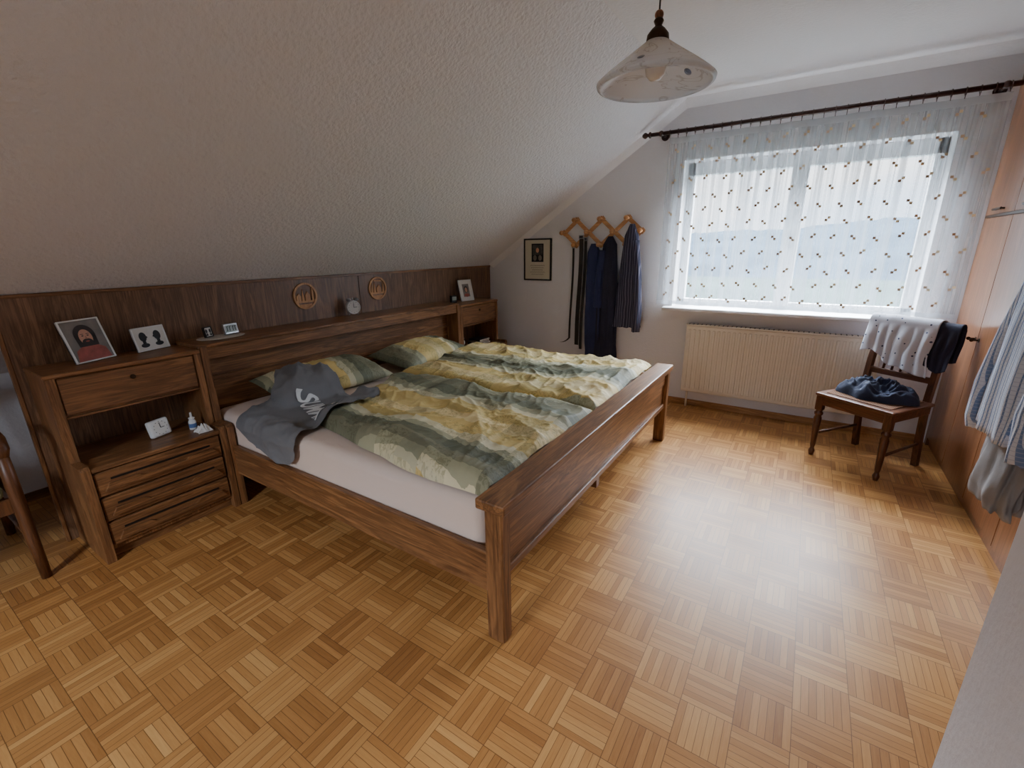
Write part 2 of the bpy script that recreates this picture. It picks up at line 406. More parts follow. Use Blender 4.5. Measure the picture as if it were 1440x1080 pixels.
pl1=pillow((-2.585,1.74,.605),.80,.40,.16,math.radians(-6),math.radians(10),11)
pl2=pillow((-2.56,2.62,.605),.80,.42,.17,math.radians(5),math.radians(8),17,.58)
# ---------------------------------------------------------------- t-shirt
VV=[];PP=[]
for ob in (mattress_ob,du1,pl1):
    o=len(VV); VV+=[v.co+ob.location for v in ob.data.vertices]; PP+=[[i+o for i in p.vertices] for p in ob.data.polygons]
bvh=BVHTree.FromPolygons(VV,PP)
_hc={}
def hraw(i,j):
    k=(i,j)
    if k not in _hc:
        r=bvh.ray_cast(Vector((i*.01,j*.01,1.2)),Vector((0,0,-1))); _hc[k]=max(.53,r[0].z) if r[0] else .53
    return _hc[k]
_hs={}
def hcell(i,j):
    k=(i,j)
    if k not in _hs:
        m=[hraw(i+a,j+c) for a in range(-6,7) for c in range(-6,7) if a*a+c*c<=38]
        mx=max(hraw(i+a,j+c) for a in range(-1,2) for c in range(-1,2))
        _hs[k]=max(sum(m)/len(m)+.004,mx)
    return _hs[k]
def smoothh(x,y):
    fx,fy=x/.01,y/.01; i,j=math.floor(fx),math.floor(fy); fx-=i;fy-=j
    return (hcell(i,j)*(1-fx)+hcell(i+1,j)*fx)*(1-fy)+(hcell(i,j+1)*(1-fx)+hcell(i+1,j+1)*fx)*fy
TS=plain('tshirt_grey_jersey',lin(116,117,120),.9,bump=.15,bscale=120)
PRINT=plain('tshirt_print',lin(224,226,226),.8)
Y0=1.162
def intext(x,s):
    return min(max((x+2.50)/.06,0),1)*min(max((-1.96-x)/.06,0),1)*min(max((s-1.20)/.05,0),1)*min(max((1.64-s)/.04,0),1)
def dr(x,s,off=.010):
    w=(.022*max(0,1-abs(N3(x*5,s*7,3))*2.3)**2+.010*max(0,1-abs(N3(x*12,s*11,7))*2.3)**2)*(1-.85*intext(x,s))
    if s>=Y0: return Vector((x,s,smoothh(x,s)+off+w))
    d=Y0-s; h0=.532+off; r=.045; q=r*math.pi/2
    if d<q: a=d/r; return Vector((x,Y0-r*math.sin(a)-.6*w,h0-r*(1-math.cos(a))+w*(1-d/q)))
    return Vector((x,Y0-r-w*.7-.002,h0-r-(d-q)))
def cdt_sheet(poly,step):
    P=[]
    for i in range(len(poly)):
        a=Vector(poly[i]); c=Vector(poly[(i+1)%len(poly)]); n=max(1,int((c-a).length/step))
        for k in range(n): P.append(a+(c-a)*k/n)
    nb=len(P); E=[(i,(i+1)%nb) for i in range(nb)]
    xs=[p.x for p in P]; ys=[p.y for p in P]
    x=min(xs)
    while x<max(xs):
        y=min(ys)
        while y<max(ys): P.append(Vector((x+random.uniform(-.1,.1)*step,y+random.uniform(-.1,.1)*step))); y+=step
        x+=step
    r=geometry.delaunay_2d_cdt(P,E,[list(range(nb))],1,1e-5)
    return r[0],r[2]
def roundpoly(p,it=2):
    p=[Vector(q) for q in p]
    for _ in range(it):
        o=[]
        for i in range(len(p)):
            a,c=p[i],p[(i+1)%len(p)]; o+= [a*.8+c*.2,a*.2+c*.8]
        p=o
    return p
poly=roundpoly([(-2.60,1.60),(-2.54,1.70),(-2.42,1.71),(-2.26,1.68),(-2.02,1.70),(-1.92,1.60),(-1.92,1.44),(-1.95,1.36),(-1.95,1.20),(-1.98,.985),(-2.22,.955),(-2.40,1.03),(-2.50,1.08),(-2.54,1.25),(-2.55,1.38),(-2.66,1.44),(-2.68,1.54)])
v2,f2=cdt_sheet(poly,.010)
b=B('t_shirt'); SV=[dr(v.x,v.y) for v in v2]; SF=[list(f) for f in f2]; b.geo(SV,SF,TS,True)
sb=BVHTree.FromPolygons(SV,SF)
cu=D.curves.new('txt','FONT'); cu.body='SUMMIT'; cu.size=.092; cu.extrude=0; cu.offset=.002
to=D.objects.new('txt',cu); S.collection.objects.link(to); bpy.context.view_layer.update()
tm=to.to_mesh(); bmt=bmesh.new(); bmt.from_mesh(tm)
bmesh.ops.triangulate(bmt,faces=bmt.faces[:])
for _ in range(5):
    E=[e for e in bmt.edges if e.calc_length()>.006]
    if not E: break
    bmesh.ops.subdivide_edges(bmt,edges=E,cuts=1); bmesh.ops.triangulate(bmt,faces=bmt.faces[:])
bmt.verts.index_update()
ang=math.radians(-20); tv=[]; tw=max(v.co.x for v in bmt.verts)
for v in bmt.verts:
    x=v.co.x*.46/tw;y=v.co.y*1.75
    X=-2.44+x*math.cos(ang)-y*math.sin(ang); Y=1.43+x*math.sin(ang)+y*math.cos(ang)
    r=sb.ray_cast(Vector((X,Y,1.2)),Vector((0,0,-1)))
    if r[0]:
        nn_=r[1] if r[1].z>0 else -r[1]
        tv.append(r[0]+nn_*.005)
    else: tv.append(Vector((X,Y,smoothh(X,Y)+.02)))
b.geo(tv,[[v.index for v in f.verts] for f in bmt.faces],PRINT,False)
bmt.free(); to.to_mesh_clear(); D.objects.remove(to)
b.finish(merge=False)
# ---------------------------------------------------------------- frames
def frame(name,loc,rz,w,h,lean,fm,fw,draw,strut=True):
    b=B(name)
    b.box(-w/2,w/2,-.004,.006,0,h,BLACK,.001)
    b.box(-w/2,-w/2+fw,-.010,.004,0,h,fm,.002); b.box(w/2-fw,w/2,-.010,.004,0,h,fm,.002)
    b.box(-w/2,w/2,-.010,.004,0,fw,fm,.002); b.box(-w/2,w/2,-.010,.004,h-fw,h,fm,.002)
    draw(b,w,h,fw)
    if strut:
        b.prism([Vector((-.012,.006,h*.6)),Vector((.012,.006,h*.6)),Vector((.012,.006+h*.28,h*.28*math.tan(lean))),Vector((-.012,.006+h*.28,h*.28*math.tan(lean)))],(0,.002,0),BLACK)
    return b.finish(loc=loc,rot=(-lean,0,rz))
def ell(b,cx,cz,rx,rz,y,mat,n=28,a0=0,a1=2*math.pi):
    V=[(cx+rx*math.cos(a0+(a1-a0)*i/n),y,cz+rz*math.sin(a0+(a1-a0)*i/n)) for i in range(n)]
    b.geo(V,[list(range(n))],mat)
def pol(b,pts,y,mat): b.geo([(x,y,z) for x,z in pts],[list(range(len(pts)))],mat)
PBG=plain('photo_background',lin(122,112,104),.4,var=.3,bscale=80); SKIN=plain('photo_skin_tone',lin(206,150,122),.5); HAIR=plain('photo_hair',lin(46,32,26),.5)
REDS=plain('photo_red_shirt',lin(160,74,60),.5,var=.3,bscale=200); PAPER=plain('paper_white',lin(228,226,220),.6); DK=plain('ink_black',lin(22,22,24),.6); CREAM=plain('passepartout_cream',lin(206,198,176),.7)
def portrait(b,w,h,f):
    y=-.0045
    pol(b,[(-w/2+f,f),(w/2-f,f),(w/2-f,h-f),(-w/2+f,h-f)],y,PBG)
    pol(b,[(-w*.42,f),(w*.42,f),(w*.36,h*.28),(w*.14,h*.40),(-w*.14,h*.40),(-w*.36,h*.28)],y-.0005,REDS)
    ell(b,0,h*.62,w*.26,h*.25,y-.001,HAIR); pol(b,[(-w*.26,h*.62),(w*.26,h*.62),(w*.24,h*.36),(-w*.24,h*.36)],y-.001,HAIR)
    ell(b,0,h*.57,w*.16,h*.19,y-.0015,SKIN)
    ell(b,0,h*.46,w*.13,h*.08,y-.002,HAIR); ell(b,0,h*.475,w*.05,h*.018,y-.0025,REDS)
    for s in(-1,1):
        ell(b,s*w*.065,h*.61,w*.028,h*.012,y-.0025,DK); pol(b,[(s*w*.03,h*.64),(s*w*.11,h*.645),(s*w*.11,h*.655),(s*w*.03,h*.655)],y-.0025,HAIR)
    pol(b,[(-w*.02,h*.53),(w*.02,h*.53),(w*.01,h*.60),(-w*.01,h*.60)],y-.0022,plain('photo_nose_shade',lin(170,112,88),.5))
frame('portrait_photo_frame',(-2.85,.70,.906),math.radians(114),.185,.205,math.radians(16),WHITE,.007,portrait)
def sil(b,w,h,f):
    y=-.0045
    pol(b,[(-w/2+f,f),(w/2-f,f),(w/2-f,h-f),(-w/2+f,h-f)],y,PAPER)
    for s in(-1,1):
        c=s*w*.22
        ell(b,c,h*.60,w*.11,h*.20,y-.001,DK)
        pol(b,[(c-w*.05,h*.2),(c+w*.05,h*.2),(c+w*.05,h*.5),(c-w*.05,h*.5)],y-.001,DK)
        ell(b,c,h*.24,w*.13,h*.09,y-.001,DK)
        pol(b,[(c-s*w*.09,h*.66),(c-s*w*.145,h*.56),(c-s*w*.09,h*.52)],y-.001,DK)
frame('silhouette_photo_frame',(-2.90,.955,.906),math.radians(108),.17,.125,math.radians(12),WHITE,.008,sil)
frame('small_photo_frame',(-2.86,1.215,.934),math.radians(112),.055,.06,math.radians(10),BLACK,.006,sil)
def lady(b,w,h,f):
    y=-.0045
    pol(b,[(-w/2+f,f),(w/2-f,f),(w/2-f,h-f),(-w/2+f,h-f)],y,PAPER)
    pol(b,[(-w*.25,h*.2),(w*.25,h*.2),(w*.25,h*.8),(-w*.25,h*.8)],y-.0005,PBG)
    ell(b,0,h*.55,w*.15,h*.16,y-.001,HAIR); ell(b,0,h*.52,w*.09,h*.11,y-.0015,SKIN); ell(b,0,h*.27,w*.2,h*.08,y-.001,REDS)
frame('portrait_photo_frame',(-2.86,3.62,.906),math.radians(80),.17,.21,math.radians(14),WHITE,.012,lady)
# framed picture on wall
b=B('framed_wall_picture'); x0,x1,z0,z1=-2.535,-2.215,1.085,1.50
yb=YW-.001
b.box(x0,x1,yb-.018,yb,z0,z1,CREAM,.001)
for a in((x0,x0+.014,z0,z1),(x1-.014,x1,z0,z1),(x0,x1,z0,z0+.014),(x0,x1,z1-.014,z1)): b.box(a[0],a[1],yb-.026,yb-.004,a[2],a[3],BLACK,.002)
y=yb-.0185; cx=(x0+x1)/2
pol(b,[(cx-.07,1.27),(cx+.07,1.27),(cx+.07,1.45),(cx-.07,1.45)],y,DK)
pol(b,[(cx-.06,1.34),(cx+.06,1.34),(cx+.06,1.44),(cx-.06,1.44)],y-.0005,plain('print_grey',lin(70,70,66),.6,var=.6,bscale=120))
ell(b,cx,1.385,.018,.024,y-.001,SKIN); ell(b,cx-.03,1.31,.02,.028,y-.001,PBG); ell(b,cx+.03,1.31,.02,.028,y-.001,PBG)
INKB=plain('ink_brown',lin(80,60,44),.6)
for k in range(5):
    z=1.235-k*.022; w=.085-.012*(k%3)
    b.tube([(cx-w+2*w*i/40,y-.001,z+.004*math.sin(i*2.1+k)+.002*math.sin(i*5.3)) for i in range(41)],.0011,INKB,4)
b.finish()
# round carved plaques
CARV=wood('carved_limewood',lin(178,124,78),lin(222,172,120),'z',.55,.25)
def plaque(y,z,kind):
    b=B('carved_wood_plaque'); x=-2.979; R=.092
    b.lathe([(R-.014,0),(R,0),(R,.010),(R-.014,.010),(R-.014,0)],(x,y,z),CARV,40,axis='x',smooth=False)
    def pr(pts,t=.008): b.prism([(x,y+p[0]*R,z+p[1]*R) for p in pts],(t,0,0),CARV)
    pr([(-.9,-.35),(.9,-.35),(.84,-.50),(-.84,-.50)],.006)
    pr([(-.6,-.62),(.6,-.62),(.35,-.88),(0,-.93),(-.35,-.88)],.005)
    if kind==0:
        pr([(-.75,-.35),(-.75,0),(-.55,.22),(-.38,0),(-.38,-.35)]); pr([(-.02,-.35),(-.02,.05),(.18,.34),(.38,.05),(.38,-.35)])
        pr([(.55,-.35),(.55,.40),(.62,.70),(.69,.40),(.69,-.35)],.006)
        pr([(-.30,-.35),(-.20,.50),(-.10,-.35)],.006)
    else:
        for c in(-.62,-.34,.60): pr([(c-.11,-.35),(c,.55),(c+.11,-.35)],.007)
        pr([(-.12,-.35),(-.12,.02),(.12,.30),(.36,.02),(.36,-.35)]); pr([(-.4,.62),(.5,.56),(.45,.68),(-.36,.74)],.005)
    b.finish()
plaque(1.925,1.10,0); plaque(2.58,1.105,1)
# ---------------------------------------------------------------- small things on headboard
LACE=plain('lace_doily',lin(214,208,196),.8)
b=B('oval_doily'); T=Matrix.Translation((-2.84,1.27,.9265))@Matrix.Diagonal((.6,1,1,1))
b.lathe([(0,.003),(.11,.003),(.125,.006),(.13,.004),(.12,0),(0,0)],(0,0,0),LACE,40,T); b.finish()
b=B('digital_thermometer'); LCD=plain('lcd_grey',lin(150,158,146),.3)
b.box(-.045,.045,-.008,.01,0,.065,METAL,.006,seg=2); b.box(-.036,.036,-.010,-.007,.012,.056,LCD,.001)
for i,x in enumerate((-.026,-.01,.010,.024)): b.box(x-.002,x+.002,-.0106,-.0098,.02,.048,DK,0); b.box(x-.002,x+.008,-.0106,-.0098,.044,.048,DK,0)
b.finish(loc=(-2.85,1.335,.934),rot=(math.radians(-10),0,math.radians(100)))
def bell_clock(loc,rz,s=1,body=WHITE,name='alarm_clock'):
    b=B(name)
    b.lathe([(0,-.02),(.040*s,-.02),(.045*s,-.015),(.045*s,.015),(.041*s,.02),(.038*s,.014)],(0,0,.055*s),body,32,axis='y',T=Matrix.Rotation(math.pi,4,'Z'))
    b.lathe([(0,0),(.038*s,0)],(0,-.0165,.055*s),PAPER,32,axis='y')
    b.box(-.0015,.0015,-.019,-.017,.055*s,.082*s,DK,0); b.box(0,.022*s,-.019,-.017,.054*s,.057*s,DK,0)
    for k in range(12):
        a=k*math.pi/6; b.box(.033*s*math.sin(a)-.001,.033*s*math.sin(a)+.001,-.0185,-.017,.055*s+.033*s*math.cos(a)-.002,.055*s+.033*s*math.cos(a)+.002,DK,0)
    for q in(-1,1):
        b.cyl((q*.022*s,0,.018*s),(q*.032*s,0,0),.004,.004,METAL,8); b.sph((q*.024*s,0,.104*s),.016*s,METAL,sc=(1,1,.7))
    b.cyl((0,0,.1*s),(0,0,.118*s),.003,.003,METAL,8)
    b.finish(loc=loc,rot=(0,0,rz))
bell_clock((-2.90,2.26,.926),math.radians(70),1.15)
bell_clock((-2.80,3.42,.476),math.radians(70),.8,BLACK,'travel_clock')
b=B('desk_clock'); b.box(-.052,.052,-.015,.015,0,.09,WHITE,.01,seg=3); ell(b,0,.045,.036,.036,-.0155,PAPER); 
b.box(-.0015,.0015,-.017,-.0155,.045,.072,DK,0); b.box(0,.02,-.017,-.0155,.044,.047,DK,0)
for k in range(12):
    a=k*math.pi/6; b.box(.034*math.sin(a)-.0015,.034*math.sin(a)+.0015,-.017,-.0155,.045+.034*math.cos(a)-.0015,.045+.034*math.cos(a)+.0015,DK,0)
b.finish(loc=(-2.76,.85,.477),rot=(math.radians(-12),0,math.radians(108)))
b=B('nasal_spray_bottle'); b.lathe([(0,0),(.017,0),(.018,.005),(.018,.045),(.012,.055),(.012,.06),(.015,.062),(.015,.066),(.006,.07),(.005,.095),(0,.097)],(-2.72,.985,.476),WHITE,24)
b.lathe([(.0185,.012),(.0185,.035)],(-2.72,.985,.476),plain('label_blue',lin(90,120,170),.5),24); b.finish()
b=B('paper_tissue'); V=[];F=[];n=22
for i in range(n+1):
    for j in range(n+1):
        u=-1+2*i/n;v=-1+2*j/n; r=max(0,1-max(abs(u),abs(v))**2)
        V.append((-2.635+u*.028*(1+.3*N3(u*2,v*2,4)),1.0+v*.035*(1+.3*N3(u*2,v*2,9)),.4775+r*(.03+.03*abs(N3(u*3,v*3,2)))))
for i in range(n):
    for j in range(n): F.append([i*(n+1)+j,(i+1)*(n+1)+j,(i+1)*(n+1)+j+1,i*(n+1)+j+1])
b.geo(V,F,PAPER,False); b.finish()
b=B('digital_alarm_clock'); b.box(-.03,.03,-.02,.02,0,.07,BLACK,.006,seg=2); b.box(-.024,.024,-.022,-.019,.025,.06,LCD,.001); b.finish(loc=(-2.88,3.42,.906),rot=(0,0,math.radians(70)))
b=B('book_stack'); z=.476
for k,(c,w,h) in enumerate([((60,66,60),.2,.022),((150,140,120),.18,.015),((50,46,50),.19,.018)]):
    m=plain('book_cover_%d'%k,lin(*c),.5); b.box(-2.83,-2.69,3.55+k*.01,3.55+w,z,z+h,m,.002); b.box(-2.825,-2.688,3.553+k*.01,3.548+w,z+.003,z+h-.003,PAPER,0); z+=h
b.finish()
# ---------------------------------------------------------------- coat rack
b=B('expanding_coat_rack'); yb=YW-.001; xs0=-1.945; d=.253; zt,zb=1.655,1.43; zm=(zt+zb)/2
T_=[(xs0+i*d,zt) for i in range(3)]; B_=[(xs0+i*d,zb) for i in range(3)]
ML=(xs0-d/2,zm); MR=(xs0+2.5*d,zm)
def slat(p,q,lay):
    p=Vector((p[0],0,p[1])); q=Vector((q[0],0,q[1])); dd=(q-p).normalized(); p=p-dd*.026; q=q+dd*.026
    nn=Vector((-dd.z,0,dd.x))*.018; y=yb-.012-lay*.010
    b.prism([p+nn+Vector((0,y,0)),q+nn+Vector((0,y,0)),q-nn+Vector((0,y,0)),p-nn+Vector((0,y,0))],(0,.009,0),LW_x)
for i in range(2): slat(B_[i],T_[i+1],0); slat(T_[i],B_[i+1],1)
slat(ML,T_[0],0); slat(ML,B_[0],1); slat(T_[2],MR,1); slat(B_[2],MR,0)
X_=[(xs0+(i+.5)*d,zm) for i in range(2)]
for p in T_+B_+[ML,MR]+X_:
    b.lathe([(.011,0),(.010,-.05),(.014,-.07),(.022,-.08),(.020,-.094),(0,-.098)],(p[0],yb,p[1]),LW_x,16,axis='y')
b.finish()
# ---------------------------------------------------------------- garments
def loft(b,secs,mat,folds=9,amp=.12,seed=0,n=96,capt=True,capb=True,mat2=None):
    V=[];F=[];K=len(secs)
    R=[]
    for k in range(K-1):
        for q in range(6):
            t=q/6; R.append([secs[k][i]*(1-t)+secs[k+1][i]*t for i in range(5)])
    R.append(list(secs[-1])); m=len(R)
    for k,(cx,cy,cz,rx,ry) in enumerate(R):
        dp=k/(m-1)
        for i in range(n):
            t=2*math.pi*i/n
            f=1+amp*(.35+.65*dp)*(math.sin(folds*t+2.5*N3(dp*2,seed,i*0))+.8*N3(math.cos(t)*2.2,math.sin(t)*2.2,dp*2.5+seed)*1.6+.4*math.sin(folds*2.3*t+seed))
            V.append((cx+rx*f*math.cos(t),cy+ry*f*math.sin(t),cz+.012*N3(math.cos(t)*3,math.sin(t)*3,seed)*(dp)))
    for k in range(m-1):
        for i in range(n): j=(i+1)%n; F.append([k*n+i,k*n+j,(k+1)*n+j,(k+1)*n+i])
    if capt: F.append(list(range(n)))
    if capb: F.append([(m-1)*n+i for i in range(n)])
    b.geo(V,F,mat,True)
NAVY=plain('navy_cotton',lin(38,46,84),.85,bump=.3,bscale=40,var=.2)
NAVY2=plain('dark_navy_wool',lin(30,32,54),.85,bump=.3,bscale=40,var=.2)
def stripes(name,c1,c2,axis,freq,duty=.5,c3=None):
    t=NT(name); sp=t.node('ShaderNodeSeparateXYZ',{0:t.coord()}); a=sp.outputs[{'x':0,'y':1,'z':2}[axis]]
    nz=t.noise(t.coord(),5,2)
    f=t.math('FRACT',t.math('ADD',t.math('MULTIPLY',a,freq),t.math('MULTIPLY',nz,1.2)))
    g=t.math('GREATER_THAN',f,duty); col=t.mix(g,c1,c2)
    if c3:
        a2=sp.outputs[2]; f2=t.math('FRACT',t.math('MULTIPLY',a2,freq)); g2=t.math('GREATER_THAN',f2,.8); col=t.mix(t.math('MULTIPLY',g2,.6),col,c3)
    t.P(Base_Color=col,Roughness=.85); t.bump(t.noise(t.coord(),30,4),.3,.005); return t.m
STRN=stripes('dark_striped_shirt',lin(44,44,66),lin(100,98,118),'x',42,.72)
LEATH=plain('belt_leather',lin(28,20,18),.45)
yh=YW-.075
b=B('trousers'); x=-1.735
loft(b,[(x,yh,1.44,.03,.022),(x,yh,1.36,.06,.035),(x+.005,yh+.005,1.1,.07,.04),(x+.01,yh+.005,.8,.075,.042),(x+.02,yh+.005,.5,.08,.042),(x+.02,yh+.005,.35,.08,.042)],NAVY,5,.16,1)
b.finish()
b=B('bathrobe'); x=-1.57
loft(b,[(x,yh-.02,1.50,.02,.02),(x,yh-.02,1.43,.06,.035),(x-.01,yh-.015,1.1,.085,.048),(x-.01,yh-.015,.8,.09,.05),(x-.01,yh-.015,.5,.09,.05),(x-.01,yh-.015,.33,.095,.05)],NAVY2,6,.18,4)
loft(b,[(x-.06,yh-.06,1.38,.03,.022),(x-.08,yh-.07,1.1,.035,.025),(x-.08,yh-.07,.86,.04,.028)],NAVY,3,.12,5)
b.tube([(x-.05,yh-.085,1.2),(x-.06,yh-.09,.9),(x-.055,yh-.09,.55)],.010,NAVY,8)
b.finish()
b=B('striped_shirt'); x=-1.375
loft(b,[(x,yh-.02,1.60,.02,.02),(x,yh-.02,1.50,.06,.035),(x,yh-.02,1.25,.085,.05),(x,yh-.02,1.0,.10,.052),(x,yh-.02,.78,.11,.055),(x,yh-.02,.69,.115,.055)],STRN,6,.16,8)
loft(b,[(x+.05,yh-.05,1.46,.03,.03),(x+.085,yh-.06,1.15,.038,.032),(x+.10,yh-.06,.85,.04,.033),(x+.10,yh-.06,.66,.036,.03)],STRN,3,.14,9)
b.finish()
def belt(x,z0,z1,w,curl):
    b=B('belt'); pts=[]
    for k in range(40):
        t=k/39; z=z0+(z1-z0)*t; xx=x-.02*t+.006*math.sin(t*6)
        if t>.9: xx-=curl*(t-.9)*10; z+= curl*.5*((t-.9)*10)**2
        pts.append((xx,z))
    yb=YW-.055
    V=[];F=[]
    for k,(xx,z) in enumerate(pts):
        for dx,dy in((-w,0),(w,0),(w,-.004),(-w,-.004)): V.append((xx+dx,yb+dy,z))
    for k in range(39):
        for i in range(4): j=(i+1)%4; F.append([k*4+i,k*4+j,k*4+4+j,k*4+4+i])
    F+=[[0,1,2,3],[156,157,158,159]]
    b.geo(V,F,LEATH)
    b.box(x-w-.006,x+w+.006,yb-.01,yb+.002,z0-.035,z0+.0,METAL,.003); b.box(x-w+.002,x+w-.002,yb-.012,yb-.009,z0-.028,z0-.007,BLACK,.001)
    b.finish()
belt(-1.955,1.435,.42,.010,.10); belt(-1.875,1.52,.46,.020,.0); belt(-1.83,1.50,.42,.014,.0)
# ---------------------------------------------------------------- curtain
def sheer():
    t=NT('sheer_curtain_fabric'); co=t.coord('UV'); sp=t.node('ShaderNodeSeparateXYZ',{0:co}); x,z=sp.outputs[0],sp.outputs[1]
    n=t.noise(t.map(co,(30,.35,1)),1.0,3,.6)
    op=t.ramp(n,[(.42,(.24,)*3+(1,)),(.58,(.72,)*3+(1,))])
    hem=t.math('MAXIMUM',t.math('LESS_THAN',z,.955),t.math('GREATER_THAN',z,2.19))
    op2=t.math('MAXIMUM',op,t.math('MULTIPLY',hem,.85))
    tr=t.node('ShaderNodeBsdfTransparent'); tl=t.node('ShaderNodeBsdfTranslucent',{'Color':(.21,.235,.26,1)}); df=t.node('ShaderNodeBsdfDiffuse',{'Color':(.86,.88,.90,1)})
    m1=t.node('ShaderNodeMixShader',{0:.5,1:tl.outputs[0],2:df.outputs[0]}); m2=t.node('ShaderNodeMixShader',{0:op2,1:tr.outputs[0],2:m1.outputs[0]})
    t.t.links.new(m2.outputs[0],t.out.inputs[0]); return t.m
SH=sheer(); SQ1=plain('curtain_square_brown',lin(180,150,120),.8); SQ2=plain('curtain_square_ochre',lin(220,200,158),.8)
b=B('sheer_curtain'); cx0,cx1,cz0,cz1=-1.10,.835,.925,2.235
def cy(x,z):
    t=(z-cz0)/(cz1-cz0); u=x*52+1.2*N3(x*3,0,1)*3
    return 4.065+(.004+.008*(1-t))*math.sin(u+.5*N3(x*4,z*1.2,2))+.008*math.sin(u*.37+z)+.012*N3(x*5,z*.7,5)
NX,NZ=700,20; V=[];F=[];UV=[]
for i in range(NX+1):
    x=cx0+(cx1-cx0)*i/NX
    for k in range(NZ+1):
        z=cz0+(cz1-cz0)*k/NZ
        if k==0: z+=.008*N3(x*6,1,1)
        V.append((x,cy(x,z),z)); UV.append((x,z))
for i in range(NX):
    for k in range(NZ): F.append([i*(NZ+1)+k,(i+1)*(NZ+1)+k,(i+1)*(NZ+1)+k+1,i*(NZ+1)+k+1])
b.geo(V,F,SH,True,uv=UV)
for r in range(11):
    for c in range(15):
        x=cx0+.05+(c+(.5 if r%2 else 0))*.127+random.uniform(-.014,.014); z=cz0+.07+r*.115+random.uniform(-.012,.012)
        if x>cx1-.04 or z>cz1-.07: continue
        w=.0080
        L_=[(0,0,SQ1),(2*w,2*w*random.choice((-1,1)),SQ2)]
        for (dx,dz,m) in L_:
            X,Z=x+dx,z+dz
            for o in(-.0025,.0025):
                nc=6; P_=[]
                for a in range(nc+1):
                    xx=X-w+2*w*a/nc
                    for zz in(Z-w,Z+w): P_.append((xx,cy(xx,zz)+o,zz))
                b.geo(P_,[[2*a,2*a+2,2*a+3,2*a+1] for a in range(nc)],m)
b.finish(merge=False)
b=B('curtain_rod'); zr=2.275; yr=4.065
b.cyl((-1.25,yr,zr),(.865,yr,zr),.015,.015,RODM,20)
b.lathe([(0,-.075),(.012,-.07),(.022,-.055),(.024,-.045),(.014,-.03),(.012,-.022),(.024,-.014),(.024,-.004),(.016,0)],(-1.25,yr,zr),RODM,24,axis='x')
for x in(-1.17,.80):
    b.cyl((x,yr,zr),(x,YW,zr),.011,.011,RODM,14); b.cyl((x,YW-.012,zr),(x,YW,zr),.032,.032,RODM,20); b.sph((x,yr,zr),.022,RODM)
for k in range(31):
    x=-1.10+k*(1.92/30)
    V=[];n1,n2=18,6;F=[]
    for i in range(n1):
        for j in range(n2):
            a=2*math.pi*i/n1;c=2*math.pi*j/n2; rr=.0215+.003*math.cos(c)
            V.append((x+.003*math.sin(c),yr+rr*math.cos(a),zr-.004+rr*math.sin(a)))
    for i in range(n1):
        for j in range(n2): F.append([i*n2+j,((i+1)%n1)*n2+j,((i+1)%n1)*n2+(j+1)%n2,i*n2+(j+1)%n2])
    b.geo(V,F,RODM,True); b.box(x-.002,x+.002,yr-.003,yr+.003,zr-.045,zr-.024,RODM,.001)
b.finish()
# ---------------------------------------------------------------- pendant
def glassmat():
    t=NT('opal_glass_shade'); co=t.coord()
    n=t.noise(co,5,3,.5,2.5); w=t.math('ABSOLUTE',t.math('SUBTRACT',n,.5)); ln=t.ramp(w,[(.006,(1,1,1,1)),(.016,(0,0,0,1))])
    col=t.mix(t.math('MULTIPLY',ln,.35),lin(240,242,244),lin(150,132,118))
    def spot(p,r):
        ds=t.node('ShaderNodeVectorMath',{0:co,1:p},operation='DISTANCE').outputs['Value']
        return t.math('LESS_THAN',ds,r)
    col=t.mix(spot((.0,-.150,.035),.014),col,lin(40,52,104)); col=t.mix(spot((.03,-.155,.028),.009),col,lin(120,74,50)); col=t.mix(spot((.08,.10,.055),.014),col,lin(70,88,140))
    tl=t.node('ShaderNodeBsdfTranslucent',{'Color':col}); t.P(Base_Color=col,Roughness=.18)
    m=t.node('ShaderNodeMixShader',{0:.5,1:t.b.outputs[0],2:tl.outputs[0]}); tr=t.node('ShaderNodeBsdfTransparent')
    m2=t.node('ShaderNodeMixShader',{0:.32,1:m.outputs[0],2:tr.outputs[0]}); t.t.links.new(m2.outputs[0],t.out.inputs[0]); return t.m
LX,LY,LZ=-.53,1.72,1.92
b=B('pendant_lamp')
pr=[(.030,.128),(.036,.124),(.055,.110),(.085,.088),(.125,.060),(.16,.034),(.183,.016),(.192,.008),(.190,.001),(.180,-.001)]
GM=glassmat()
b.lathe(pr+[(r-.004,z-.003) for r,z in pr[::-1]],(LX,LY,LZ),GM,64)
q=-.047
b.lathe([(0,.235+q),(.012,.235+q),(.016,.228+q),(.010,.215+q),(.022,.205+q),(.034,.190+q),(.036,.175+q),(.036,.168+q),(0,.168+q)],(LX,LY,LZ),BRONZE,28)
b.sph((LX,LY,LZ+.198),.014,wood('lamp_wood_bead',lin(120,70,40),lin(160,100,60),'z'))
b.cyl((LX,LY,LZ+.125),(LX,LY,LZ+.095),.018,.018,WHITE,18)
b.lathe([(.013,.100),(.016,.092),(.030,.072),(.034,.050),(.030,.030),(.018,.016),(0,.012)],(LX,LY,LZ),plain('opal_bulb',lin(240,240,236),.2),28)
b.cyl((LX,LY,LZ+.20),(LX,LY,ZC-.03),.003,.003,BLACK,8)
b.lathe([(0,-.05),(.015,-.05),(.045,-.02),(.05,0)],(LX,LY,ZC),WHITE,28)
b.finish()
